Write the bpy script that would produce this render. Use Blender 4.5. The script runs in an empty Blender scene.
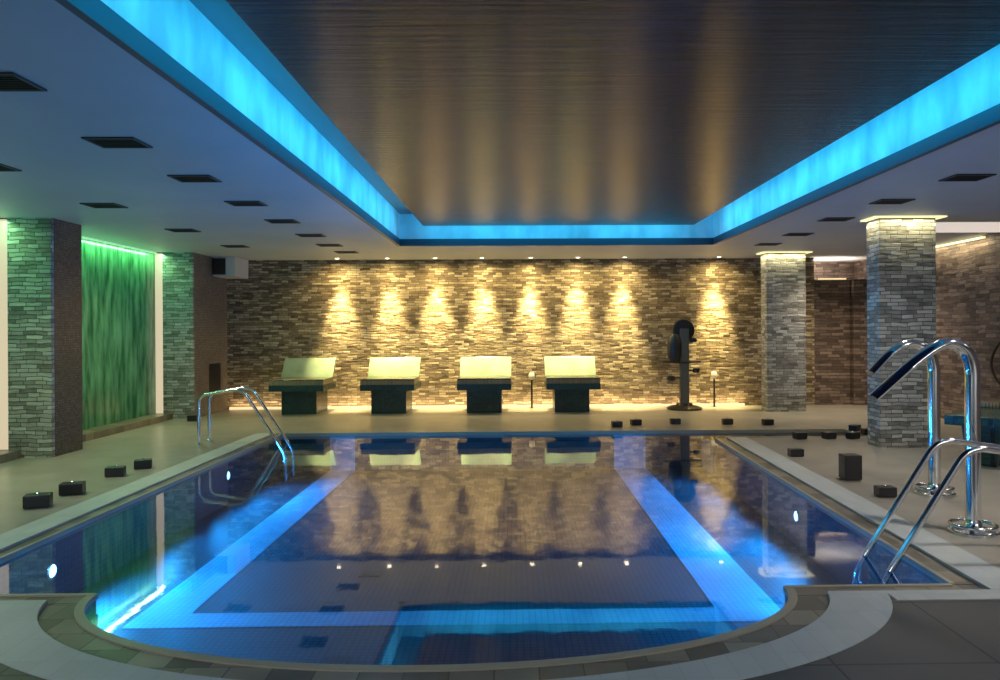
import bpy, bmesh, math, random
from mathutils import Vector, Matrix
PI = math.pi
C = bpy.context.scene.collection
SC = bpy.context.scene
random.seed(5)

# ------------------------------------------------------------------ camera, world, exposure
F_PX, CX, CY, ROLL, YAW = 744.39, 526.5, 330.6, 0.0059, 0.0156
cam_data = bpy.data.cameras.new('camera')
cam_data.sensor_width = 36.0
cam_data.sensor_fit = 'HORIZONTAL'
cam_data.lens = F_PX / 1000 * 36
cam_data.shift_x = (500 - CX) / 1000
cam_data.shift_y = (CY - 340) / 1000
cam_data.clip_start = 0.05
cam = bpy.data.objects.new('camera', cam_data)
C.objects.link(cam)
cam.matrix_world = (Matrix.Translation((0, 0, 1.5)) @ Matrix.Rotation(-YAW, 4, 'Z')
                    @ Matrix.Rotation(PI / 2, 4, 'X') @ Matrix.Rotation(-ROLL, 4, 'Z'))
SC.camera = cam
w = bpy.data.worlds.new('world')
SC.world = w
w.use_nodes = True
w.node_tree.nodes['Background'].inputs[0].default_value = (0.5, 0.6, 0.7, 1)
w.node_tree.nodes['Background'].inputs[1].default_value = 0.02
SC.view_settings.view_transform = 'Standard'
SC.view_settings.look = 'None'
SC.view_settings.gamma = 1
SC.view_settings.use_curve_mapping = False
SC.view_settings.exposure = 0.3
SC.cycles.use_denoising = True
SC.cycles.sample_clamp_indirect = 3.0
SC.cycles.max_bounces = 8
SC.cycles.diffuse_bounces = 4
SC.cycles.transparent_max_bounces = 8
SC.cycles.caustics_reflective = False
SC.cycles.caustics_refractive = False


def area(name, loc, size, size_y, power, color, rot=(0, 0, 0), parent=None, spread=PI):
    d = bpy.data.lights.new(name, 'AREA')
    d.shape = 'RECTANGLE'
    d.size = size
    d.size_y = size_y
    d.energy = power
    d.color = color
    d.spread = spread
    o = bpy.data.objects.new(name, d)
    C.objects.link(o)
    o.location = loc
    o.rotation_euler = rot
    if parent:
        o.parent = parent
    return o


def area_dir(name, loc, size_x, size_y, power, color, direction, xaxis, parent=None, spread=PI):
    """area light looking along direction with its local x along xaxis"""
    o = area(name, (0, 0, 0), size_x, size_y, power, color, parent=None, spread=spread)
    zc = -Vector(direction).normalized()
    xc = Vector(xaxis).normalized()
    yc = zc.cross(xc)
    m = Matrix((xc, yc, zc)).transposed().to_4x4()
    m.translation = Vector(loc)
    o.matrix_world = m
    return o


CYAN = (0.02, 0.50, 0.90)
WARM = (1.0, 0.66, 0.28)
GREEN = (0.36, 1.0, 0.42)
BLUE = (0.015, 0.34, 1.0)
# blue LED runs of the ceiling cove, lying on the hung panel and shining outwards
PX0, PX1, PY1, PZ = -1.43, 2.83, 11.68, 3.15
OX0, OX1, OY1 = -1.87, 3.27, 12.2
OY0 = -1.5
L = PY1 - OY0
area_dir('cove_light', (PX0 - .01, (OY0 + PY1) / 2, 3.2), L, .06, 35, CYAN, (-1, 0, -.12), (0, 1, 0), spread=2.4)
area_dir('cove_light', (PX1 + .01, (OY0 + PY1) / 2, 3.2), L, .06, 35, CYAN, (1, 0, -.12), (0, 1, 0), spread=2.4)
area_dir('cove_light', ((PX0 + PX1) / 2, PY1 + .01, 3.2), PX1 - PX0, .06, 13, CYAN, (0, 1, 0.0), (1, 0, 0))
# unseen soft fill lights added behind the camera to lift the room
area('room_fill', (-4, -1, 2.8), 3.0, 1.2, 110, (0.85, 0.93, 1.0))
area('room_fill', (5.2, -1, 2.8), 2.4, 1.2, 110, (1.0, 0.93, 0.88))
for lx, ly, en, lc in ((-4.9, 3.5, 60, (1, .95, .8)), (-5.0, 7.4, 120, (1, .88, .5)), (-5.0, 11.2, 120, (1, .88, .5)), (-1.5, 12.6, 30, (1, .8, .5)), (2.0, 12.6, 30, (1, .8, .5)),
                       (5.9, 13.0, 220, (1, .82, .6)), (6.2, 8.0, 35, (1, .9, .78)), (3.9, 8.0, 110, (1, .9, .78)), (4.2, 4.8, 160, (1, .92, .84)), (5.9, 5.2, 60, (1, .92, .84))):
    d_ = bpy.data.lights.new('deck_fill', 'SPOT')  # added fill spots that brighten the decks, no fixtures there
    d_.energy, d_.color, d_.spot_size, d_.spot_blend, d_.shadow_soft_size = en, lc, math.radians(140), 1.0, .12
    o_ = bpy.data.objects.new('deck_fill', d_)
    C.objects.link(o_)
    o_.location = (lx, ly, 2.86)


# ------------------------------------------------------------------ materials
def mat(name, base=(0.5, 0.5, 0.5), rough=0.5, metal=0.0, spec=0.5):
    m = bpy.data.materials.new(name)
    m.use_nodes = True
    b = m.node_tree.nodes['Principled BSDF']
    b.inputs['Base Color'].default_value = (*base, 1)
    b.inputs['Roughness'].default_value = rough
    b.inputs['Metallic'].default_value = metal
    b.inputs['Specular IOR Level'].default_value = spec
    return m


def N(m, t, **kw):
    n = m.node_tree.nodes.new(t)
    for k, v in kw.items():
        if k.startswith('i_'):
            key = k[2:]
            n.inputs[int(key) if key.isdigit() else key.replace('_', ' ')].default_value = v
        else:
            setattr(n, k, v)
    return n


def lk(m, a, b):
    m.node_tree.links.new(a, b)


def BS(m):
    return m.node_tree.nodes['Principled BSDF']


def coords(m, mode, scale=(1, 1, 1)):
    """world-position coordinates: 'wall' = (x+y, z, 0), 'floor' = (x, y, 0), 'pos' = xyz"""
    g = N(m, 'ShaderNodeNewGeometry')
    if mode == 'wall':
        s = N(m, 'ShaderNodeSeparateXYZ')
        lk(m, g.outputs['Position'], s.inputs[0])
        a = N(m, 'ShaderNodeMath', operation='ADD')
        lk(m, s.outputs[0], a.inputs[0])
        lk(m, s.outputs[1], a.inputs[1])
        c = N(m, 'ShaderNodeCombineXYZ')
        lk(m, a.outputs[0], c.inputs[0])
        lk(m, s.outputs[2], c.inputs[1])
        out = c.outputs[0]
    else:
        out = g.outputs['Position']
    mp = N(m, 'ShaderNodeMapping')
    mp.inputs['Scale'].default_value = scale
    lk(m, out, mp.inputs['Vector'])
    return mp.outputs[0]


def ramp(m, fac, stops):
    r = N(m, 'ShaderNodeValToRGB')
    e = r.color_ramp.elements
    while len(e) < len(stops):
        e.new(0.5)
    for i, (p, c) in enumerate(stops):
        e[i].position = p
        e[i].color = (*c, 1)
    lk(m, fac, r.inputs[0])
    return r.outputs[0]


def bump(m, h, strength=0.3, dist=0.02):
    b = N(m, 'ShaderNodeBump')
    b.inputs['Strength'].default_value = strength
    b.inputs['Distance'].default_value = dist
    lk(m, h, b.inputs['Height'])
    lk(m, b.outputs[0], BS(m).inputs['Normal'])


def stone_mat(name, dark, mid, light, row=0.046, width=0.19):
    m = mat(name, mid, 0.62)
    v0 = coords(m, 'wall')
    # wobble rows a little
    nz = N(m, 'ShaderNodeTexNoise', i_Scale=5.0)
    lk(m, v0, nz.inputs['Vector'])
    sc_ = N(m, 'ShaderNodeVectorMath', operation='SCALE')
    sc_.inputs['Scale'].default_value = 0.045
    lk(m, nz.outputs['Color'], sc_.inputs[0])
    ad_ = N(m, 'ShaderNodeVectorMath', operation='ADD')
    lk(m, v0, ad_.inputs[0])
    lk(m, sc_.outputs[0], ad_.inputs[1])
    v = ad_.outputs[0]
    br = N(m, 'ShaderNodeTexBrick', i_Scale=1.0)
    br.inputs['Brick Width'].default_value = width
    br.inputs['Row Height'].default_value = row
    br.inputs['Mortar Size'].default_value = 0.004
    br.inputs['Mortar Smooth'].default_value = 0.4
    br.inputs['Bias'].default_value = 0.0
    br.offset = 0.37
    br.squash = 0.7
    br.squash_frequency = 3
    br.inputs['Color1'].default_value = (0, 0, 0, 1)
    br.inputs['Color2'].default_value = (1, 1, 1, 1)
    br.inputs['Mortar'].default_value = (0.0, 0.0, 0.0, 1)
    lk(m, v, br.inputs['Vector'])
    n2 = N(m, 'ShaderNodeTexNoise', i_Scale=1.0, i_Detail=4.0)
    v2 = coords(m, 'wall', (7, 24, 1))
    lk(m, v2, n2.inputs['Vector'])
    mx = N(m, 'ShaderNodeMix', data_type='FLOAT')
    mx.inputs[0].default_value = 0.5
    lk(m, br.outputs['Color'], mx.inputs[2])
    lk(m, n2.outputs[0], mx.inputs[3])
    col = ramp(m, mx.outputs[0], [(0.18, dark), (0.5, mid), (0.82, light)])
    mm = N(m, 'ShaderNodeMix', data_type='RGBA')
    lk(m, br.outputs['Fac'], mm.inputs[0])
    lk(m, col, mm.inputs[6])
    mm.inputs[7].default_value = (dark[0] * .6, dark[1] * .6, dark[2] * .6, 1)
    lk(m, mm.outputs[2], BS(m).inputs['Base Color'])
    sb = N(m, 'ShaderNodeMath', operation='SUBTRACT')
    lk(m, mx.outputs[0], sb.inputs[0])
    lk(m, br.outputs['Fac'], sb.inputs[1])
    bump(m, sb.outputs[0], 0.9, 0.035)
    return m


def tile_mat(name, c1, c2, mortar, w_, h_, ms, rough, mode='floor', off=0.0, shift=(0, 0, 0), bmp=0.2, noise=0.25):
    m = mat(name, c1, rough)
    g = coords(m, mode)
    mp = N(m, 'ShaderNodeMapping')
    mp.inputs['Location'].default_value = shift
    lk(m, g, mp.inputs['Vector'])
    br = N(m, 'ShaderNodeTexBrick', i_Scale=1.0)
    br.offset = off
    br.inputs['Brick Width'].default_value = w_
    br.inputs['Row Height'].default_value = h_
    br.inputs['Mortar Size'].default_value = ms
    br.inputs['Mortar Smooth'].default_value = 0.2
    br.inputs['Color1'].default_value = (*c1, 1)
    br.inputs['Color2'].default_value = (*c2, 1)
    br.inputs['Mortar'].default_value = (*mortar, 1)
    lk(m, mp.outputs[0], br.inputs['Vector'])
    nz = N(m, 'ShaderNodeTexNoise', i_Scale=2.5, i_Detail=5.0)
    lk(m, g, nz.inputs['Vector'])
    col = ramp(m, nz.outputs[0], [(0.3, (1 - noise,) * 3), (0.7, (1.0,) * 3)])
    mm = N(m, 'ShaderNodeMix', data_type='RGBA', blend_type='MULTIPLY')
    mm.inputs[0].default_value = 1.0
    lk(m, br.outputs['Color'], mm.inputs[6])
    lk(m, col, mm.inputs[7])
    lk(m, mm.outputs[2], BS(m).inputs['Base Color'])
    inv = N(m, 'ShaderNodeMath', operation='SUBTRACT')
    inv.inputs[0].default_value = 1.0
    lk(m, br.outputs['Fac'], inv.inputs[1])
    bump(m, inv.outputs[0], bmp, 0.004)
    return m


def noise_mat(name, c1, c2, scale, rough, metal=0.0, mode='pos', sc=(1, 1, 1), bmp=0.0, spec=0.5):
    m = mat(name, c1, rough, metal, spec)
    v = coords(m, mode, sc)
    nz = N(m, 'ShaderNodeTexNoise', i_Scale=scale, i_Detail=5.0)
    lk(m, v, nz.inputs['Vector'])
    lk(m, ramp(m, nz.outputs[0], [(0.35, c1), (0.65, c2)]), BS(m).inputs['Base Color'])
    if bmp:
        bump(m, nz.outputs[0], bmp, 0.01)
    return m


def emit(name, col, s):
    m = mat(name, (0.25, 0.25, 0.25), 0.5)
    BS(m).inputs['Emission Color'].default_value = (*col, 1)
    BS(m).inputs['Emission Strength'].default_value = s
    return m


M = {}
M['stone_back'] = stone_mat('back wall ledgestone', (0.075, 0.05, 0.028), (0.26, 0.192, 0.112), (0.60, 0.49, 0.33))
M['stone_green'] = stone_mat('left column ledgestone', (0.13, 0.12, 0.10), (0.36, 0.35, 0.30), (0.60, 0.58, 0.52), 0.05, 0.2)
M['stone_grey'] = stone_mat('right column ledgestone', (0.12, 0.115, 0.10), (0.34, 0.34, 0.30), (0.60, 0.60, 0.54), 0.05, 0.2)
M['brick_right'] = stone_mat('right wall brick', (0.06, 0.042, 0.033), (0.17, 0.12, 0.095), (0.32, 0.24, 0.19), 0.06, 0.24)
M['mosaic_dark'] = tile_mat('dark mosaic', (0.14, 0.12, 0.12), (0.05, 0.045, 0.05), (0.02, 0.02, 0.02), .045, .03, .004, 0.4, 'wall')
M['mosaic_brown'] = tile_mat('brown mosaic', (0.34, 0.27, 0.20), (0.20, 0.155, 0.12), (0.10, 0.08, 0.06), .04, .03, .004, 0.45, 'wall')
M['water_wall'] = noise_mat('rippled green glass', (0.015, 0.13, 0.05), (0.14, 0.42, 0.20), 1.0, 0.2, mode='wall', sc=(9, 1.6, 1), bmp=0.6)
M['ceiling'] = noise_mat('ceiling plaster', (0.52, 0.54, 0.55), (0.60, 0.62, 0.63), 0.6, 0.5)
M['fascia'] = noise_mat('cove face', (0.5, 0.56, 0.58), (0.9, 0.92, 0.94), 1.0, 0.5, mode='wall', sc=(2.6, 1.1, 1))
M['lip'] = mat('cove lower lip', (0.025, 0.06, 0.09), 0.4)
M['slab'] = mat('upper slab', (0.16, 0.20, 0.22), 0.5)
M['deck'] = tile_mat('pale deck tile', (0.40, 0.37, 0.31), (0.36, 0.34, 0.285), (0.33, 0.30, 0.25), .74, .74, .004, 0.30, 'floor', 0, (.06, .3, 0))
M['slate'] = tile_mat('dark floor tile', (0.095, 0.092, 0.088), (0.085, 0.083, 0.08), (0.02, 0.02, 0.02), .74, .74, .007, 0.42, 'floor', 0, (.06, -.34, 0))
M['strip'] = tile_mat('white coping tile', (0.58, 0.62, 0.61), (0.52, 0.56, 0.55), (0.46, 0.50, 0.50), .12, .245, .002, 0.4, 'floor', 0.0, noise=0.12)
M['gutter'] = tile_mat('gutter stone', (0.42, 0.36, 0.27), (0.15, 0.13, 0.10), (0.12, 0.10, 0.08), .2, .2, .004, 0.3, 'floor', 0.5, noise=0.4)
M['lip_stone'] = mat('pool lip stone', (0.42, 0.38, 0.28), 0.3)
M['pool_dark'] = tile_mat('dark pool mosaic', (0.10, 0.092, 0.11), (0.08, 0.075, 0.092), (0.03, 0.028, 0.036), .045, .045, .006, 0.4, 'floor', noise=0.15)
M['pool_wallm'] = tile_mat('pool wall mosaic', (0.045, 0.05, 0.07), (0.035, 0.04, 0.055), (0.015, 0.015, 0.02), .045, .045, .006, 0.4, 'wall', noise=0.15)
M['pool_light'] = tile_mat('pale blue pool mosaic', (0.55, 0.66, 0.78), (0.48, 0.60, 0.74), (0.34, 0.42, 0.52), .045, .045, .004, 0.4, 'floor', noise=0.2)
M['grate'] = mat('drain grate', (0.02, 0.02, 0.025), 0.4)
M['black'] = mat('black plastic', (0.018, 0.018, 0.018), 0.35)
M['ventm'] = mat('vent black', (0.015, 0.018, 0.02), 0.6)
M['ventf'] = mat('vent frame', (0.05, 0.055, 0.06), 0.5)
M['chrome'] = mat('polished steel', (0.78, 0.80, 0.82), 0.12, 1.0)
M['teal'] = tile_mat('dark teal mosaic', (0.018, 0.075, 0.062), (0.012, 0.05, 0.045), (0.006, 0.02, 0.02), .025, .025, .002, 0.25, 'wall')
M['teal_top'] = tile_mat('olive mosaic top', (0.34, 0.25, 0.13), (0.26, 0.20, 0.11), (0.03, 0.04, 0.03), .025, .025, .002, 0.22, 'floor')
M['cream'] = noise_mat('pale back panel', (0.19, 0.29, 0.20), (0.32, 0.42, 0.30), 2.5, 0.22)
M['bronze'] = mat('dark bronze', (0.06, 0.05, 0.04), 0.35, 0.6)
M['greypost'] = mat('grey post', (0.13, 0.13, 0.11), 0.4, 0.3)
M['white'] = mat('white paint', (0.7, 0.66, 0.58), 0.5)
M['led_warm'] = emit('warm led', (1.0, 0.72, 0.36), 0.9)
M['led_yellow'] = emit('yellow led', (1.0, 0.88, 0.42), 1.0)
M['edge_glow'] = emit('column edge glow', (1.0, 0.78, 0.52), 0.5)  # lit column edge trim, its brightness put in as emission
M['led_white'] = emit('white led', (1.0, 0.86, 0.76), 0.55)
M['led_green'] = emit('green led', (0.40, 1.0, 0.50), 0.5)
M['spot_em'] = emit('downlight lens', (1.0, 0.85, 0.6), 9.0)
M['pool_em'] = emit('pool lamp lens', (0.3, 0.6, 1.0), 6.0)

# dark polished plank panel over the pool
mp_ = mat('dark polished ceiling panel', (0.03, 0.022, 0.018), 0.2)
v = coords(mp_, 'pos', (0.5, 11.0, 1))
nz = N(mp_, 'ShaderNodeTexNoise', i_Scale=1.6, i_Detail=8.0, i_Roughness=0.65)
lk(mp_, v, nz.inputs['Vector'])
lk(mp_, ramp(mp_, nz.outputs[0], [(0.36, (0.003, 0.006, 0.014)), (0.62, (0.026, 0.028, 0.044))]), BS(mp_).inputs['Base Color'])
r_ = N(mp_, 'ShaderNodeMapRange')
r_.inputs['To Min'].default_value = 0.12
r_.inputs['To Max'].default_value = 0.32
lk(mp_, nz.outputs[0], r_.inputs['Value'])
lk(mp_, r_.outputs[0], BS(mp_).inputs['Roughness'])
BS(mp_).inputs['IOR'].default_value = 1.29
bump(mp_, nz.outputs[0], 0.5, 0.012)
M['panel'] = mp_

# water: mirror by Fresnel over a clear tinted sheet
mw = bpy.data.materials.new('pool water')
mw.use_nodes = True
nt = mw.node_tree
nt.nodes.clear()
out = nt.nodes.new('ShaderNodeOutputMaterial')
mix = nt.nodes.new('ShaderNodeMixShader')
tr = nt.nodes.new('ShaderNodeBsdfTransparent')
tr.inputs[0].default_value = (0.80, 0.92, 1.0, 1)
gl = nt.nodes.new('ShaderNodeBsdfGlossy')
gl.inputs['Roughness'].default_value = 0.03
gl.inputs['Color'].default_value = (1, 1, 1, 1)
fr = nt.nodes.new('ShaderNodeFresnel')
fr.inputs[0].default_value = 2.25
nz = nt.nodes.new('ShaderNodeTexNoise')
nz.inputs['Scale'].default_value = 2.2
nz.inputs['Detail'].default_value = 3
geo = nt.nodes.new('ShaderNodeNewGeometry')
bp = nt.nodes.new('ShaderNodeBump')
bp.inputs['Strength'].default_value = 0.05
bp.inputs['Distance'].default_value = 0.02
nt.links.new(geo.outputs['Position'], nz.inputs['Vector'])
nt.links.new(nz.outputs[0], bp.inputs['Height'])
nt.links.new(bp.outputs[0], gl.inputs['Normal'])
nt.links.new(fr.outputs[0], mix.inputs[0])
nt.links.new(tr.outputs[0], mix.inputs[1])
nt.links.new(gl.outputs[0], mix.inputs[2])
nt.links.new(mix.outputs[0], out.inputs[0])
M['water'] = mw


# ------------------------------------------------------------------ mesh helpers
def obj(name, bm, m, parent=None, smooth=False, **props):
    me = bpy.data.meshes.new(name)
    bmesh.ops.recalc_face_normals(bm, faces=bm.faces)
    bm.to_mesh(me)
    bm.free()
    me.materials.append(M[m] if isinstance(m, str) else m)
    if smooth:
        for p in me.polygons:
            p.use_smooth = True
        try:
            me.set_sharp_from_angle(angle=math.radians(40))
        except Exception:
            pass
    o = bpy.data.objects.new(name, me)
    C.objects.link(o)
    if parent:
        o.parent = parent
    for k, v_ in props.items():
        o[k] = v_
    return o


def bx(x0, x1, y0, y1, z0, z1, bm=None, bev=0.0):
    b = bmesh.new()
    vs = [b.verts.new((x, y, z)) for x in (x0, x1) for y in (y0, y1) for z in (z0, z1)]
    for f in ((0, 1, 3, 2), (4, 6, 7, 5), (0, 4, 5, 1), (2, 3, 7, 6), (0, 2, 6, 4), (1, 5, 7, 3)):
        b.faces.new([vs[i] for i in f])
    if bev:
        bmesh.ops.bevel(b, geom=list(b.edges), offset=bev, segments=2, affect='EDGES', profile=0.7)
    return join(bm, b)


def join(bm, b):
    if bm is None:
        return b
    me = bpy.data.meshes.new('tmp')
    b.to_mesh(me)
    b.free()
    bm.from_mesh(me)
    bpy.data.meshes.remove(me)
    return bm


def prism(pts, z0, z1, bm=None):
    """vertical prism over a 2D outline"""
    b = bmesh.new()
    lo = [b.verts.new((x, y, z0)) for x, y in pts]
    hi = [b.verts.new((x, y, z1)) for x, y in pts]
    n = len(pts)
    b.faces.new(lo[::-1])
    b.faces.new(hi)
    for i in range(n):
        b.faces.new((lo[i], lo[(i + 1) % n], hi[(i + 1) % n], hi[i]))
    bmesh.ops.triangulate(b, faces=[f for f in b.faces if len(f.verts) > 4])
    return join(bm, b)


def prism_x(pts, x0, x1, bm=None, bev=0.0):
    """prism along x over a (y, z) outline"""
    b = bmesh.new()
    lo = [b.verts.new((x0, y, z)) for y, z in pts]
    hi = [b.verts.new((x1, y, z)) for y, z in pts]
    n = len(pts)
    b.faces.new(lo[::-1])
    b.faces.new(hi)
    for i in range(n):
        b.faces.new((lo[i], lo[(i + 1) % n], hi[(i + 1) % n], hi[i]))
    if bev:
        bmesh.ops.recalc_face_normals(b, faces=b.faces)
        bmesh.ops.bevel(b, geom=list(b.edges), offset=bev, segments=2, affect='EDGES', profile=0.7)
    return join(bm, b)


def band(outer, inner, z0, z1, bm=None):
    """strip between two polylines with the same number of points"""
    b = bmesh.new()
    q = [[b.verts.new((x, y, z)) for x, y in pl] for pl in (outer, inner) for z in (z0, z1)]
    ol, oh, il, ih = q
    n = len(outer)
    for i in range(n - 1):
        b.faces.new((oh[i], oh[i + 1], ih[i + 1], ih[i]))
        b.faces.new((ol[i], il[i], il[i + 1], ol[i + 1]))
        b.faces.new((ol[i], ol[i + 1], oh[i + 1], oh[i]))
        b.faces.new((il[i], ih[i], ih[i + 1], il[i + 1]))
    for i in (0, n - 1):
        b.faces.new((ol[i], oh[i], ih[i], il[i]))
    return join(bm, b)


def smooth_path(pts, n=8):
    """Catmull-Rom through points"""
    P = [Vector(p) for p in pts]
    P = [P[0] * 2 - P[1]] + P + [P[-1] * 2 - P[-2]]
    out_ = []
    for i in range(1, len(P) - 2):
        a, b, c, d = P[i - 1:i + 3]
        for k in range(n):
            t = k / n
            out_.append(0.5 * ((2 * b) + (c - a) * t + (2 * a - 5 * b + 4 * c - d) * t * t + (-a + 3 * b - 3 * c + d) * t ** 3))
    out_.append(P[-2])
    return out_


def round_path(pts, r, n=6):
    """polyline with filleted corners"""
    P = [Vector(p) for p in pts]
    out_ = [P[0]]
    for i in range(1, len(P) - 1):
        a, b, c = P[i - 1], P[i], P[i + 1]
        u, v_ = (a - b), (c - b)
        rr = min(r, u.length * .49, v_.length * .49)
        s, e = b + u.normalized() * rr, b + v_.normalized() * rr
        for k in range(n + 1):
            t = k / n
            out_.append((1 - t) ** 2 * s + 2 * t * (1 - t) * b + t * t * e)
    out_.append(P[-1])
    return out_


def tube(path, rad, seg=14, bm=None, flat=None, up=None):
    """sweep; rad scalar or list; flat = list of (width radius, height radius)"""
    b = bmesh.new()
    P = [Vector(p) for p in path]
    rings = []
    n = len(P)
    side = Vector(up) if up else None
    prev = None
    for i, p in enumerate(P):
        t = (P[min(i + 1, n - 1)] - P[max(i - 1, 0)]).normalized()
        if side is not None:
            u = (side - t * side.dot(t)).normalized()
        else:
            ref = prev if prev is not None else (Vector((0, 0, 1)) if abs(t.z) < .9 else Vector((1, 0, 0)))
            u = (ref - t * ref.dot(t)).normalized()
            prev = u
        v_ = t.cross(u)
        if flat:
            a1, a2 = flat[i]
        else:
            a1 = a2 = rad[i] if isinstance(rad, (list, tuple)) else rad
        rings.append([b.verts.new(p + u * a1 * math.cos(2 * PI * k / seg) + v_ * a2 * math.sin(2 * PI * k / seg)) for k in range(seg)])
    for i in range(n - 1):
        for k in range(seg):
            b.faces.new((rings[i][k], rings[i][(k + 1) % seg], rings[i + 1][(k + 1) % seg], rings[i + 1][k]))
    b.faces.new(rings[0][::-1])
    b.faces.new(rings[-1])
    return join(bm, b)


def lathe(prof, cx=0, cy=0, cz=0, seg=28, bm=None):
    b = bmesh.new()
    rings = []
    for r, z in prof:
        if r < 1e-5:
            rings.append([b.verts.new((cx, cy, cz + z))])
        else:
            rings.append([b.verts.new((cx + r * math.cos(2 * PI * k / seg), cy + r * math.sin(2 * PI * k / seg), cz + z)) for k in range(seg)])
    for a, c in zip(rings, rings[1:]):
        for k in range(seg):
            k2 = (k + 1) % seg
            if len(a) == 1 and len(c) > 1:
                b.faces.new((a[0], c[k2], c[k]))
            elif len(c) == 1 and len(a) > 1:
                b.faces.new((a[k], a[k2], c[0]))
            elif len(a) > 1:
                b.faces.new((a[k], a[k2], c[k2], c[k]))
    if len(rings[0]) > 1:
        b.faces.new(rings[0][::-1])
    if len(rings[-1]) > 1:
        b.faces.new(rings[-1])
    return join(bm, b)


def thing(name, label, cat, loc=(0, 0, 0), rotz=0.0, group=None):
    o = bpy.data.objects.new(name, None)
    o.empty_display_size = .1
    C.objects.link(o)
    o.location = loc
    o.rotation_euler = (0, 0, rotz)
    o['label'] = label
    o['category'] = cat
    if group:
        o['group'] = group
    return o


def dup(root, loc, label, rotz=None):
    r = root.copy()
    C.objects.link(r)
    r.location = loc
    if rotz is not None:
        r.rotation_euler = (0, 0, rotz)
    r['label'] = label
    for ch in list(root.children):
        c = ch.copy()
        C.objects.link(c)
        c.parent = r
        for g in ch.children:
            d = g.copy()
            C.objects.link(d)
            d.parent = c
    return r


def struct(name, bm, m, parent=None):
    o = obj(name, bm, m, parent)
    if parent is None:
        o['kind'] = 'structure'
    return o


# ------------------------------------------------------------------ levels and plan
ZC = 2.9
YB = 14.58
XL, XR = -6.42, 7.1        # outer side walls
YF = -2.6                 # wall behind the camera
PXL = -3.46               # water edge left
PYB = 11.03               # water edge back
PYF = 4.36                # water edge front (straight part)
WZ = -0.038
PZF = -0.55               # pool floor
ACX = -0.43
ACY = 4.36


def arc(a, b, n=48, y_end=None, cy=ACY):
    """lower half ellipse from left end to right end; stops at y_end"""
    t0 = 0.0 if y_end is None else math.asin(max(-1, min(1, (cy - y_end) / b)))
    return [(ACX - a * math.cos(t0 + (PI - 2 * t0) * k / n), cy - b * math.sin(t0 + (PI - 2 * t0) * k / n)) for k in range(n + 1)]


def rx(off, y):           # slightly splayed right hand edge
    return off + 0.035 * y


RO, RI, RW = 2.84, 2.57, 2.41
A_OUT = (2.55, 1.42)
A_STR = (2.22, 1.21)
A_WAT = (2.02, 1.0)
Y1, Y2, Y3 = 4.07, 4.22, PYF     # strip front edge, strip back edge, water edge

# floors
ao = arc(*A_OUT, y_end=Y1)
struct('floor', prism([(XL, YF), (XR, YF), (XR, Y1)] + ao[::-1] + [(XL, Y1)], -.12, 0), 'slate')
f = bmesh.new()
prism([(XL, Y1), (-3.84, Y1), (-3.84, YB + .3), (XL, YB + .3)], -.12, 0, f)
prism([(-3.84, PYB + .04), (4.9, PYB + .04), (4.9, YB + .3), (-3.84, YB + .3)], -.12, 0, f)
prism([(4.9, 10.3), (XR, 10.3), (XR, YB + .3), (4.9, YB + .3)], -.12, 0, f)
prism([(rx(RO, Y2), Y2), (XR, Y2), (XR, 10.3), (rx(RO, 10.3), 10.3)], -.12, 0, f)
struct('floor_deck', f, 'deck')

# white coping strips
struct('trim_1', band(arc(*A_OUT, y_end=Y2), arc(*A_STR, y_end=Y2), -.12, .004), 'strip')
struct('trim_2', bx(XL, ACX - 2.24, Y1 + .001, Y2, -.12, .0035), 'strip')
struct('trim_3', bx(ACX + 2.53, XR, Y1 + .001, Y2, -.12, .0035), 'strip')
struct('trim_4', bx(-3.84, -3.58, Y2 + .001, PYB + .04, -.12, .005), 'strip')
struct('trim_5', prism([(rx(RI, Y2), Y2 + .001), (rx(RO, Y2), Y2 + .001), (rx(RO, 10.3), 10.3), (rx(RI, 10.3), 10.3)], -.12, .005), 'strip')
struct('trim_6', bx(-3.58, 4.9, PYB, PYB + .05, -.045, .006), 'lip_stone')
# gutters
g = band(arc(*A_STR, y_end=Y2), arc(*A_WAT, y_end=Y3 + 1e-4), -.14, -.02)
struct('trim_7', g, 'gutter')
g = bmesh.new()
bx(-3.58, ACX - 2.01, Y2, Y3, -.14, -.018, g)
prism([(ACX + 2.01, Y2), (rx(RI, Y2), Y2), (rx(RI, Y3), Y3), (ACX + 2.01, Y3)], -.14, -.018, g)
struct('trim_8', g, 'gutter')
struct('trim_9', bx(-3.58, PXL - .03, Y3, PYB, -.14, -.015), 'gutter')
struct('trim_10', prism([(rx(RW + .03, Y3), Y3), (rx(RI, Y3), Y3), (rx(RI, 10.3), 10.3), (rx(RW + .03, 10.3), 10.3)], -.14, -.015), 'gutter')
# thin stone lips at the water edge
g = bmesh.new()
band(arc(2.05, 1.035), arc(2.0, .98), -.045, -.012, g)
struct('trim_11', g, 'lip_stone')
g = bmesh.new()
bx(PXL - .03, PXL, Y3, PYB, -.045, -.008, g)
prism([(rx(RW, Y3), Y3), (rx(RW + .03, Y3), Y3), (rx(RW + .03, 10.3), 10.3), (rx(RW, 10.3), 10.3)], -.045, -.008, g)
bx(PXL, ACX - 2.01, Y3 - .03, Y3, -.045, -.008, g)
bx(ACX + 2.01, rx(RW, Y3), Y3 - .03, Y3, -.045, -.008, g)
struct('trim_12', g, 'lip_stone')

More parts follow.
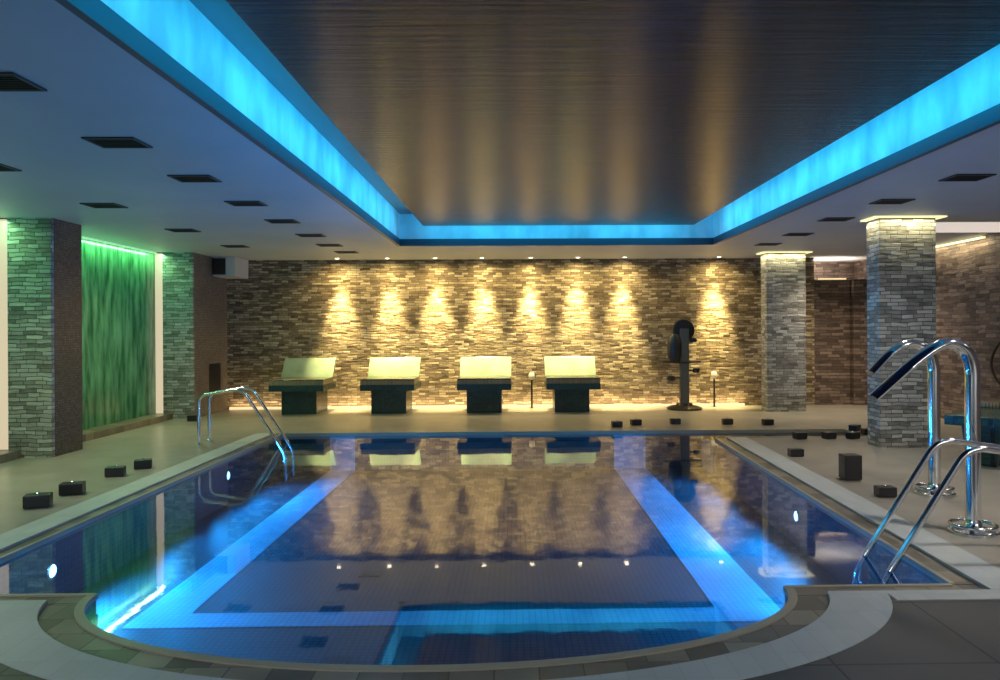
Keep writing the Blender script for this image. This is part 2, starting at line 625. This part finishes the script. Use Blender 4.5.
# pool basin
struct('pool_floor', bx(-3.7, 4.9, 3.2, 11.3, PZF - .1, PZF), 'pool_dark')
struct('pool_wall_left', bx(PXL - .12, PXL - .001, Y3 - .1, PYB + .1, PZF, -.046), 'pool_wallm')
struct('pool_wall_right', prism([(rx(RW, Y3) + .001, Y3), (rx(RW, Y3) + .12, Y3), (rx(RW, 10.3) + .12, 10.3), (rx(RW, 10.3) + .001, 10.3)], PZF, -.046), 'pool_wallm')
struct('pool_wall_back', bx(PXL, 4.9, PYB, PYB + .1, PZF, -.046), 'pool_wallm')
g = band(arc(2.09, 1.08), arc(2.01, .99), PZF, -.046)
bx(PXL, ACX - 2.0, Y3 - .1, Y3 - .001, PZF, -.13, g)
bx(ACX + 2.0, rx(RW, Y3), Y3 - .1, Y3 - .001, PZF, -.13, g)
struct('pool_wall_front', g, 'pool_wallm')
# shallow ledge of the inlet at the back right corner
struct('pool_ledge', bx(rx(RW, 10.3), 4.9, 10.3, PYB, PZF, -.09), 'gutter')
struct('trim_13', bx(rx(RI, 10.3), 4.9, 10.26, 10.3, -.12, .006), 'lip_stone')
# water sheet
b = bmesh.new()
wo = [(PXL, Y3), (PXL, PYB), (4.9, PYB), (4.9, 10.3), (rx(RW, 10.3), 10.3), (rx(RW, Y3), Y3)] + arc(2.02, 1.0)[::-1]
vs = [b.verts.new((x, y, WZ)) for x, y in wo]
b.faces.new(vs)
bmesh.ops.triangulate(b, faces=list(b.faces))
bmesh.ops.recalc_face_normals(b, faces=b.faces)
wat = obj('pool_water', b, 'water')
if wat.data.polygons[0].normal.z < 0:
    wat.data.flip_normals()
wat['kind'] = 'structure'

# pale stripes of the pool floor, part of the tiling
g = bmesh.new()
bx(-2.74, -2.37, 5.2, PYB, PZF, PZF + .004, g)
bx(1.46, 1.93, 5.2, PYB, PZF, PZF + .004, g)
bx(-2.37, 1.46, 5.2, 5.46, PZF, PZF + .004, g)
bx(-2.74, -2.37, PYB - .004, PYB, PZF, -.05, g)
bx(1.46, 1.93, PYB - .004, PYB, PZF, -.05, g)
struct('pool_stripe', g, 'pool_light')

# ceiling with its big opening
zt = ZC + .12
g = bmesh.new()
bx(XL, OX0 - .05, YF, YB + 1.2, ZC, zt, g)
bx(OX0 - .05, OX1 + .05, OY1 + .05, YB + 1.2, ZC, zt, g)
bx(OX0 - .05, OX1 + .05, YF, OY0 - .05, ZC, zt, g)
bx(OX1 + .05, XR, YF, YB + 1.2, ZC, zt, g)
struct('ceiling', g, 'ceiling')
g = bmesh.new()
T = .05
bx(OX0 - T, OX0, OY0, OY1 + T, ZC + .11, 3.42, g)
bx(OX1, OX1 + T, OY0, OY1 + T, ZC + .11, 3.42, g)
bx(OX0, OX1, OY1, OY1 + T, ZC + .11, 3.42, g)
bx(OX0 - T, OX1 + T, OY0 - T, OY0, ZC + .11, 3.42, g)
struct('ceiling_cove', g, 'fascia')
struct('ceiling_slab', bx(OX0 - T, OX1 + T, OY0 - T, OY1 + T, 3.421, 3.5), 'slab')
g = bmesh.new()
bx(OX0 - T, OX0, OY0, OY1 + T, ZC - .004, ZC + .109, g)
bx(OX1, OX1 + T, OY0, OY1 + T, ZC - .004, ZC + .109, g)
bx(OX0, OX1, OY1, OY1 + T, ZC - .004, ZC + .109, g)
struct('trim_14', g, 'lip')
cp = bx(PX0, PX1, OY0 + .02, PY1, PZ, PZ + .04, None, .006)
struct('ceiling_panel', cp, 'panel')
# walls
struct('wall_back', bx(-5.6, 5.9, YB, YB + .2, 0, ZC), 'stone_back')
g = bmesh.new()
bx(5.9, 6.62, YB + .02, YB + .25, 0, 2.47, g)
bx(6.64, XR, YB - .1, YB + .25, 0, 2.47, g)
struct('wall_corner', g, 'brick_right')
struct('wall_upper', bx(5.5, XR + .1, 15.5, 15.6, 0, ZC), 'brick_right')
struct('wall_right', bx(XR, XR + .1, YF, 15.6, 0, ZC), 'brick_right')
struct('wall_front', bx(XL, XR, YF - .1, YF, 0, ZC), 'ceiling')
struct('wall_left', bx(XL - .1, XL, YF, YB + .2, 0, ZC), 'mosaic_dark')

exec_after = []

# left columns and the green water walls between them
def left_column(y0, y1, label, side_mat):
    t = thing('stone_column', label, 'column', (-5.87, (y0 + y1) / 2, 0), group='columns left of the pool')
    # face cladding (front) and mosaic side
    h = ZC
    fx0, fx1 = -.25, .27
    d = (y1 - y0) / 2
    obj('front_cladding', bx(fx0, fx1 - .001, -d, -d + .06, 0, h), 'stone_green', t)
    obj('side_cladding', bx(fx0 + .01, fx1, -d + .061, d, 0, h), side_mat, t)
    obj('glowing_edge', bx(fx0 - .13, fx0 - .001, -d - .0, -d + .03, .1, h - .02), 'edge_glow', t)  # bright lit edge of the column drawn as a glowing strip
    obj('core', bx(XL + 5.87 + .19, fx0 - .001, -d + .035, d, 0, h), side_mat, t)
    return t


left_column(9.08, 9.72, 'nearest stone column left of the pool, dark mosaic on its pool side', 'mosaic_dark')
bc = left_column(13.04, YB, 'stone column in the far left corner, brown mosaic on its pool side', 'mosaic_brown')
obj('niche', bx(.262, .274, -.04 - .1 + .04, .43, .36, .92), 'black', bc)

for (y0, y1, lab) in ((9.73, 13.03, 'green lit water wall of rippled glass between the two left stone columns'),
                      (4.5, 9.05, 'green lit water wall of rippled glass in front of the near left column')):
    t = thing('water_wall', lab, 'water feature', (-6.25, (y0 + y1) / 2, 0), group='green water walls')
    d = (y1 - y0) / 2
    obj('glass_sheet', bx(-.03, 0, -d, d, .1, ZC - .03), 'water_wall', t)
    obj('curb', bx(-.16, .3, -d, d, 0, .1, None, .008), 'gutter', t)
    obj('top_light', bx(.001, .04, -d, d, ZC - .03, ZC - .005), 'led_green', t)
    area_dir('wall_wash', (-6.12, (y0 + y1) / 2, ZC - .04), 2 * d, .05, 11 * d, GREEN, (-.22, 0, -1), (0, 1, 0))
    area_dir('ceiling_wash', (-6.14, (y0 + y1) / 2, ZC - .35), 2 * d, .05, .9 * d, GREEN, (.5, 0, 1), (0, 1, 0))


# right columns with glowing collars
def right_column(y0, y1, label):
    cx = 4.93
    t = thing('lit_column', label, 'column', (cx, (y0 + y1) / 2, 0), group='columns right of the pool')
    d = (y1 - y0) / 2
    obj('cladding', bx(-.355, .355, -d, d, 0, ZC), 'stone_grey', t)
    g = bmesh.new()
    o_ = .095
    zz0, zz1 = ZC - .018, ZC - .003
    bx(-.355 - o_, .355 + o_, -d - o_, -d - .02, zz0, zz1, g)
    bx(-.355 - o_, -.375, -d - .02, d - .03, zz0, zz1, g)
    bx(.375, .355 + o_, -d - .02, d - .03, zz0, zz1, g)
    obj('collar_light', g, 'led_yellow', t)
    area_dir('column_wash', (cx, y0 - .06, ZC - .03), .7, .04, 3.0, (1, .88, .5), (0, .35, -1), (1, 0, 0), spread=2.4)
    area_dir('column_wash', (cx - .42, (y0 + y1) / 2, ZC - .03), .04, 2 * d, 1.5, (1, .88, .5), (.35, 0, -1), (1, 0, .35), spread=2.4)
    return t


right_column(9.26, 9.6, 'grey ledgestone column with glowing yellow top, nearest on the right of the pool')
right_column(13.44, 13.76, 'grey ledgestone column with glowing yellow top standing close to the back wall')

# light lines
def led(name, bm, m, label, cat='light strip', group=None):
    o = obj(name, bm, m)
    o['label'] = label
    o['category'] = cat
    if group:
        o['group'] = group
    return o


LX = [-3.93, -2.30, -.56, 1.05]
led('floor_light_strip', bx(-5.55, 4.5, YB - .05, YB - .005, 0, .045), 'led_warm', 'warm light strip running along the foot of the back stone wall')
area_dir('foot_wash', (-.5, YB - .08, .05), 10, .04, 20, (1, .72, .4), (0, .3, 1), (1, 0, 0))
led('corner_light_strip', bx(6.0, 6.55, YB + .02, YB + .06, 2.472, 2.5), 'led_warm', 'short warm light strip on top of the low brick wall in the right corner')
area_dir('corner_wash', (6.3, YB + .15, 2.55), .8, .1, 14, (1, .85, .7), (0, .5, 1), (1, 0, 0))
led('cornice_light_strip', bx(XR - .06, XR - .005, 11.1, 12.6, ZC - .05, ZC - .02), 'led_yellow', 'yellow light strip along the top of the right brick wall')
area_dir('cornice_wash', (XR - .12, 11.8, ZC - .04), 1.6, .04, 7, (1, .85, .5), (.3, 0, -1), (0, 1, 0))
led('ceiling_light_slot', bx(5.5, XR - .02, 9.75, 10.7, ZC - .014, ZC - .002), 'led_white', 'wide white light panel on the ceiling behind the near right column')


# ------------------------------------------------------------------ downlights grazing the back wall
def downlight_proto(label, loc):
    t = thing('downlight', label, 'downlight', loc, group='downlights along the back wall')
    obj('trim_ring', lathe([(.055, 0), (.062, -.004), (.062, -.010), (.045, -.012), (.043, -.004)]), 'white', t, True)
    obj('lens', lathe([(.042, -.009), (.03, -.013), (0, -.014)]), 'spot_em', t, True)
    for nm, en, ang, tilt, yy in (('downlight_beam', 230, 42, 18, .04), ('downlight_streak', 1150, 40, 4, .14), ('downlight_spill', 55, 160, 10, 0)):
        d = bpy.data.lights.new(nm, 'SPOT')
        d.energy = en
        d.color = (1.0, .79, .34)
        d.spot_size = math.radians(ang)
        d.spot_blend = 1.0
        d.shadow_soft_size = .03
        o = bpy.data.objects.new(nm, d)
        C.objects.link(o)
        o.location = (0, yy, -.03)
        o.rotation_euler = (math.radians(tilt), 0, 0)
        o.parent = t
    return t


places = ['above the far left lounger, first from the left', 'second from the left, left of the second lounger', 'third from the left',
          'fourth from the left, above the third lounger', 'fifth from the left', 'sixth from the left, above the rightmost lounger',
          'seventh from the left, left of the shower post', 'rightmost, between shower post and stone column']
DX = [-3.37, -2.42, -1.51, -.62, .31, 1.21, 2.11, 3.92]
first = None
for x, pl in zip(DX, places):
    lb = 'small round downlight at the back wall, ' + pl
    first_new = downlight_proto(lb, (x, 14.2, ZC)) if first is None else dup(first, (x, 14.2, ZC), lb)
    first = first or first_new


# ------------------------------------------------------------------ ceiling vents
def vent_proto(label, loc):
    t = thing('ceiling_vent', label, 'vent', loc, group='dark ceiling vents')
    g = bmesh.new()
    X, Y_ = .185, .145
    bx(-X, X, -Y_, -Y_ + .02, -.012, 0, g)
    bx(-X, X, Y_ - .02, Y_, -.012, 0, g)
    bx(-X, -X + .02, -Y_ + .02, Y_ - .02, -.012, 0, g)
    bx(X - .02, X, -Y_ + .02, Y_ - .02, -.012, 0, g)
    obj('frame', g, 'ventf', t)
    g = bx(-X + .02, X - .02, -Y_ + .02, Y_ - .02, -.003, 0)
    for k in range(7):
        y = -Y_ + .03 + k * .036
        bx(-X + .02, X - .02, y, y + .012, -.01, -.003, g)
    obj('grille', g, 'ventm', t)
    return t


nth = ['nearest', 'second', 'third', 'fourth', 'fifth', 'sixth', 'seventh', 'farthest']
vfirst = None
rows = [([(-2.86, 4.17), (-2.9, 5.5), (-2.89, 6.79), (-2.9, 8.11), (-2.92, 9.43), (-2.94, 10.81), (-2.98, 12.06), (-2.95, 13.13)], 'dark rectangular ceiling vent, %s in the row just left of the blue cove'),
        ([(-4.4, 6.3), (-4.48, 8.21), (-4.52, 10.23), (-4.53, 12.15)], 'dark rectangular ceiling vent, %s in the outer row by the green water walls'),
        ([(4.2, 6.84), (4.15, 8.12), (4.1, 9.43), (4.18, 10.91), (4.17, 12.18)], 'dark rectangular ceiling vent, %s in the row right of the blue cove')]
for pts, lab in rows:
    for k, (x, y) in enumerate(pts):
        nm = nth[k] if k < len(pts) - 1 else 'farthest'
        if vfirst is None:
            vfirst = vent_proto(lab % nm, (x, y, ZC))
        else:
            dup(vfirst, (x, y, ZC), lab % nm)

# air duct box in the far left corner
t = thing('duct_box', 'pale box hanging from the ceiling in the far left corner, dark grille on its side', 'duct', (-5.3, 14.05, ZC))
obj('casing', bx(-.28, .13, -.2, .5, -.36, 0, None, .006), 'white', t)
g = bx(-.28, -.04, -.212, -.202, -.33, -.03)
obj('grille', g, 'bronze', t)


# ------------------------------------------------------------------ loungers
def lounger_proto(label, loc, rotz=0):
    t = thing('stone_lounger', label, 'lounger', loc, rotz, group='tiled loungers')
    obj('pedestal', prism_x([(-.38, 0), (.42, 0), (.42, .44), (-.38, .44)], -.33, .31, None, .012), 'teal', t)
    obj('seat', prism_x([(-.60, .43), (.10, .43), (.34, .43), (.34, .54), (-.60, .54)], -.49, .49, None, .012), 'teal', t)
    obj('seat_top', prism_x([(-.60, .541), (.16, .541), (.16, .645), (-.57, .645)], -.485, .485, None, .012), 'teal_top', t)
    obj('backrest', prism_x([(.10, .646), (.17, .646), (.44, .985), (.36, 1.0)], -.485, .485, None, .01), 'cream', t)
    return t


lg = lounger_proto('dark teal tiled lounger with pale slanted back, leftmost of the four at the back wall', (LX[0], 14.0, 0))
for k, nm in ((1, 'second from the left of the four at the back wall'), (2, 'third from the left of the four at the back wall'),
              (3, 'rightmost of the four at the back wall')):
    dup(lg, (LX[k], 14.0, 0), 'teal tiled lounger, ' + nm)
t = thing('tiled_bench', 'long dark teal tiled bench behind the chrome spouts at the right', 'bench', (5.6, 8.5, 0), math.radians(42))
obj('seat', bx(-1.0, 1.0, -.28, .28, .45, .56, None, .015), 'teal', t)
for px_ in (-.72, .15):
    obj('pedestal', prism_x([(-.14, 0), (.14, 0), (.2, .448), (-.2, .448)], px_, px_ + .22, None, .01), 'teal', t)
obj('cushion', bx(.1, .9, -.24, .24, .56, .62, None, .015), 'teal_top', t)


# ------------------------------------------------------------------ black boxes on the deck
def box_proto(label, loc, rotz):
    t = thing('black_box', label, 'box', loc, rotz, group='small black boxes on the deck')
    t.scale = (.9, .9, .9)
    obj('casing', bx(-.11, .11, -.08, .08, .008, .125, None, .01), 'black', t)
    obj('foot_plate', bx(-.095, .095, -.065, .065, 0, .008), 'bronze', t)
    obj('top_knob', lathe([(.022, .125), (.022, .135), (.012, .142), (0, .143)], seg=16), 'chrome', t, True)
    return t


bl = [((-4.13, 6.5), .35, 'nearest of the four beside the left pool edge'), ((-4.13, 7.0), .3, 'second nearest of the four beside the left pool edge'),
      ((-4.19, 7.86), .25, 'third of the four beside the left pool edge'), ((-4.12, 8.3), .4, 'farthest of the four beside the left pool edge'),
      ((-5.45, 12.7), .0, 'at the foot of the far left corner column'),
      ((1.57, 11.5), .1, 'on the back deck, leftmost of the row'), ((1.9, 11.72), .2, 'on the back deck, second from the left of the row'),
      ((2.54, 11.8), .0, 'on the back deck in front of the shower post'), ((3.35, 11.72), .0, 'on the back deck between shower post and column'),
      ((3.95, 11.6), .1, 'on the back deck in front of the back wall column'),
      ((3.88, 10.1), .2, 'beside the narrow water inlet, left one of the pair'), ((4.28, 10.1), .3, 'beside the narrow water inlet, right one of the pair'),
      ((4.6, 10.08), .5, 'lowest of the heap at the right end of the water inlet'), ((4.98, 10.45), .1, 'right one of the heap at the end of the water inlet'),
      ((4.98, 10.85), .7, 'rearmost of the heap at the end of the water inlet'),
      ((3.3, 8.72), .0, 'farthest of the three beside the right pool edge'), ((3.3, 6.6), .0, 'behind the ladder beside the right pool edge')]
bfirst = None
for (x, y), r, lab in bl:
    lab = 'small black box ' + lab if not lab[:3] in ('nea', 'sec', 'thi', 'far', 'low', 'rig', 'rea') else 'small black box, ' + lab
    if bfirst is None:
        bfirst = box_proto(lab, (x, y, 0), r)
    else:
        d_ = dup(bfirst, (x, y, 0), lab, r)
        k_ = .72 if (x > 0) else (.8 if y > 7.5 else .88)
        d_.scale = (k_, k_, k_)
t = thing('tall_black_box', 'taller black box beside the right pool edge in front of the near column', 'box', (3.33, 7.36, 0), .0)
obj('casing', bx(-.085, .085, -.08, .08, .008, .25, None, .012), 'black', t)
obj('foot_plate', bx(-.07, .07, -.07, .07, 0, .008), 'bronze', t)


# ------------------------------------------------------------------ pool ladders
def ladder_proto(label, loc, mirror):
    """local: rails run along x; deck end at x=-.52, water end at x=+.52 when mirror=1"""
    t = thing('pool_ladder', label, 'pool ladder', loc, group='steel pool ladders')
    s = mirror
    for k, y in enumerate((-.17, .17)):
        path = round_path([(s * -.53, y, .005), (s * -.53, y, .66), (s * .05, y, .745), (s * .55, y, -.03), (s * .62, y, -.16), (s * .62, y, -.5)], .12, 7)
        r_ = obj('rail', tube(path, .021, 14), 'chrome', t, True)
        obj('flange', lathe([(.05, 0), (.05, .008), (.03, .014), (.024, .03)], s * -.53, y, 0.001, 20), 'chrome', r_, True)
    for z in (-.24, -.42):
        obj('step', bx(s * .62 - .035, s * .62 + .035, -.155, .155, z, z + .02, None, .005), 'chrome', t)
    return t


ladder_proto('chrome pool ladder arching over the far end of the left pool edge', (-3.7, 10.18, 0), 1)
ladder_proto('chrome pool ladder arching into the water at the near right corner', (2.93, 4.86, 0), -1)


# ------------------------------------------------------------------ chrome water spouts
def spout(label, loc, pts, r_end):
    t = thing('water_spout', label, 'water spout', loc, group='chrome swan neck water spouts')
    path = smooth_path(pts, 8)
    n = len(path)
    fl = []
    for i, p in enumerate(path):
        k = i / (n - 1)
        q = max(0.0, (k - .45) / .55)
        fl.append((.052 + .035 * q * (1 - .3 * q), .052 - .026 * q))
    obj('neck', tube(path, 0, 20, flat=fl, up=(0, 1, 0)), 'chrome', t, True)
    obj('base_flange', lathe([(.17, .002), (.17, .014), (.15, .024), (.075, .03), (.06, .05), (.052, .10)]), 'chrome', t, True)
    ring = [(.15 * math.cos(a), .15 * math.sin(a), .055) for a in [2 * PI * k / 32 for k in range(33)]]
    obj('base_ring', tube(ring, .014, 10), 'chrome', t, True)
    for k in range(4):
        a = PI / 4 + k * PI / 2
        obj('ring_stand', lathe([(.012, .02), (.012, .046)], .15 * math.cos(a), .15 * math.sin(a), 0, 10), 'chrome', t)
    return t


spout('large chrome swan neck water spout, the nearer one at the right pool edge', (3.36, 5.42, 0),
      [(0, 0, .01), (0, 0, .5), (0, 0, 1.0), (-.005, 0, 1.22), (-.07, 0, 1.345), (-.21, 0, 1.385), (-.42, 0, 1.26), (-.74, 0, .99)], .03)
spout('chrome swan neck water spout, the farther one behind the nearer spout', (3.8, 6.7, 0),
      [(0, 0, .01), (0, 0, .5), (0, 0, 1.0), (-.005, 0, 1.16), (-.06, 0, 1.30), (-.21, 0, 1.365), (-.38, 0, 1.29), (-.58, 0, 1.10)], .03)

# ------------------------------------------------------------------ shower post by the back wall
t = thing('shower_post', 'dark post with round head and side knobs standing before the back wall', 'shower', (3.19, 14.0, 0))
obj('base', lathe([(.33, 0), (.33, .03), (.27, .06), (.16, .08), (.14, .12)]), 'bronze', t, True)
obj('post', bx(-.085, .085, -.06, .06, .06, 1.52, None, .02), 'greypost', t)
hd = lathe([(0, -.07), (.12, -.07), (.20, -.045), (.215, 0), (.20, .045), (.12, .07), (0, .07)])
bmesh.ops.rotate(hd, verts=hd.verts, cent=(0, 0, 0), matrix=Matrix.Rotation(PI / 2, 3, 'X'))
bmesh.ops.translate(hd, verts=hd.verts, vec=(0, .04, 1.49))
obj('head', hd, 'black', t, True)
b = lathe([(0, -.26), (.09, -.25), (.13, -.15), (.14, .05), (.12, .2), (.07, .27), (0, .28)], -.18, 0, 1.14)
obj('bucket', b, 'black', t, True)
for (x, z) in ((.17, 1.26), (.22, .69)):
    kb = lathe([(0, 0), (.06, 0), (.07, .03), (.06, .08), (0, .09)], 0, 0, 0, 18)
    bmesh.ops.translate(kb, verts=kb.verts, vec=(x, -.03, z))
    tube([(0, 0, z + .04), (x, -.03, z + .04)], .015, 8, kb)
    obj('side_knob', kb, 'bronze', t, True)
kb = lathe([(0, 0), (.07, 0), (.085, .04), (.07, .09), (0, .1)], -.26, -.03, .54, 18)
tube([(0, 0, .59), (-.26, -.03, .59)], .015, 8, kb)
obj('side_knob', kb, 'bronze', t, True)
tb = tube([(-.42, -.04, .90), (-.1, -.07, .88), (.3, -.04, .90)], .02, 10)
obj('cross_bar', tb, 'bronze', t, True)


def stub(label, x, copy_of=None):
    if copy_of:
        return dup(copy_of, (x, 14.42, 0), label)
    t = thing('path_lamp', label, 'lamp', (x, 14.42, 0), group='slim posts at the back wall')
    obj('stem', tube([(0, 0, 0), (0, 0, .55)], .018, 10), 'bronze', t, True)
    obj('cap', lathe([(.02, .55), (.055, .57), (.06, .64), (.04, .68), (0, .69)], seg=18), 'white', t, True)
    return t


s1 = stub('slim short post with pale cap between the third and fourth loungers', .32)
stub('slim short post with pale cap right of the dark shower post', 3.87, s1)

# wall rail and hook at the right
t = thing('wall_rail', 'dark curved rail on the brick wall at the right edge', 'rail', (XR - .06, 10.6, 0))
obj('rail', tube(smooth_path([(0, -1.2, 1.38), (0, -.3, 1.36), (0, .1, 1.28), (0, .3, .97), (0, .1, .68), (0, -.3, .60), (0, -1.2, .62)], 8), .02, 10), 'bronze', t, True)
for z_ in (1.37, .6):
    obj('bracket', tube([(0, -.6, z_), (.07, -.6, z_)], .014, 8), 'bronze', t)

# ------------------------------------------------------------------ underwater lamps
def pool_lamp(label, loc, dirx, power, copy=False):
    t = thing('pool_lamp', label, 'underwater lamp', loc, group='underwater lamps')
    for nm, prof, m_ in (('bezel', [(.065, 0), (.07, .008), (.055, .014), (.046, .006)], 'chrome'), ('lens', [(.045, .008), (.03, .012), (0, .014)], 'pool_em')):
        b = lathe(prof)
        bmesh.ops.rotate(b, verts=b.verts, cent=(0, 0, 0), matrix=Matrix.Rotation(PI / 2 * dirx, 3, 'Y'))
        obj(nm, b, m_, t, True)
    x, y, z = loc
    d = bpy.data.lights.new('pool_beam', 'SPOT')
    d.energy = power
    d.color = BLUE
    d.spot_size = math.radians(150)
    d.spot_blend = 1.0
    d.shadow_soft_size = .05
    o = bpy.data.objects.new('pool_beam', d)
    C.objects.link(o)
    o.parent = t
    o.location = (.04 * dirx, 0, 0)
    o.rotation_euler = (0, -(PI / 2 + .12) * dirx, 0)
    return t


pool_lamp('round blue underwater lamp in the near left pool wall', (PXL, 5.6, -.27), 1, 260)
pool_lamp('round blue underwater lamp in the far left pool wall', (PXL, 9.0, -.22), 1, 200)
pool_lamp('round blue underwater lamp in the right pool wall, by the column reflection', (rx(RW, 7.0), 7.0, -.27), -1, 240)
pool_lamp('round blue underwater lamp in the right pool wall, near the ladder', (rx(RW, 4.95), 4.95, -.38), -1, 260)

for sx, xx in ((1, lambda y: PXL + .03), (-1, lambda y: rx(RW, y) - .03)):  # extra fill spots added along both pool sides, without lamp bodies
    for y_ in ((4.9, 6.1, 7.3, 8.5, 9.7) if sx > 0 else (5.6, 6.7, 7.8, 8.8, 9.7)):
        d_ = bpy.data.lights.new('pool_fill', 'SPOT')
        d_.energy, d_.color, d_.spot_size, d_.spot_blend, d_.shadow_soft_size = 150, BLUE, math.radians(150), 1.0, .1
        o_ = bpy.data.objects.new('pool_fill', d_)
        C.objects.link(o_)
        o_.location = (xx(y_), y_, -.2)
        o_.rotation_euler = (0, -(PI / 2 - .1) * sx, 0)

# drains
for k, (x, y, lab) in enumerate(((-1.23, 6.3, 'small dark floor drain beyond the pale cross stripe'), (-1.13, 4.62, 'small dark floor drain near the curved pool end'))):
    t = thing('floor_drain', lab, 'drain', (x, y, PZF + .001), group='pool floor drains')
    obj('grate', bx(-.09, .09, -.07, .07, 0, .012, None, .003), 'grate', t)
    g = bmesh.new()
    for q in range(5):
        bx(-.07 + q * .032, -.06 + q * .032, -.055, .055, .012, .016, g)
    obj('bars', g, 'ventf', t)
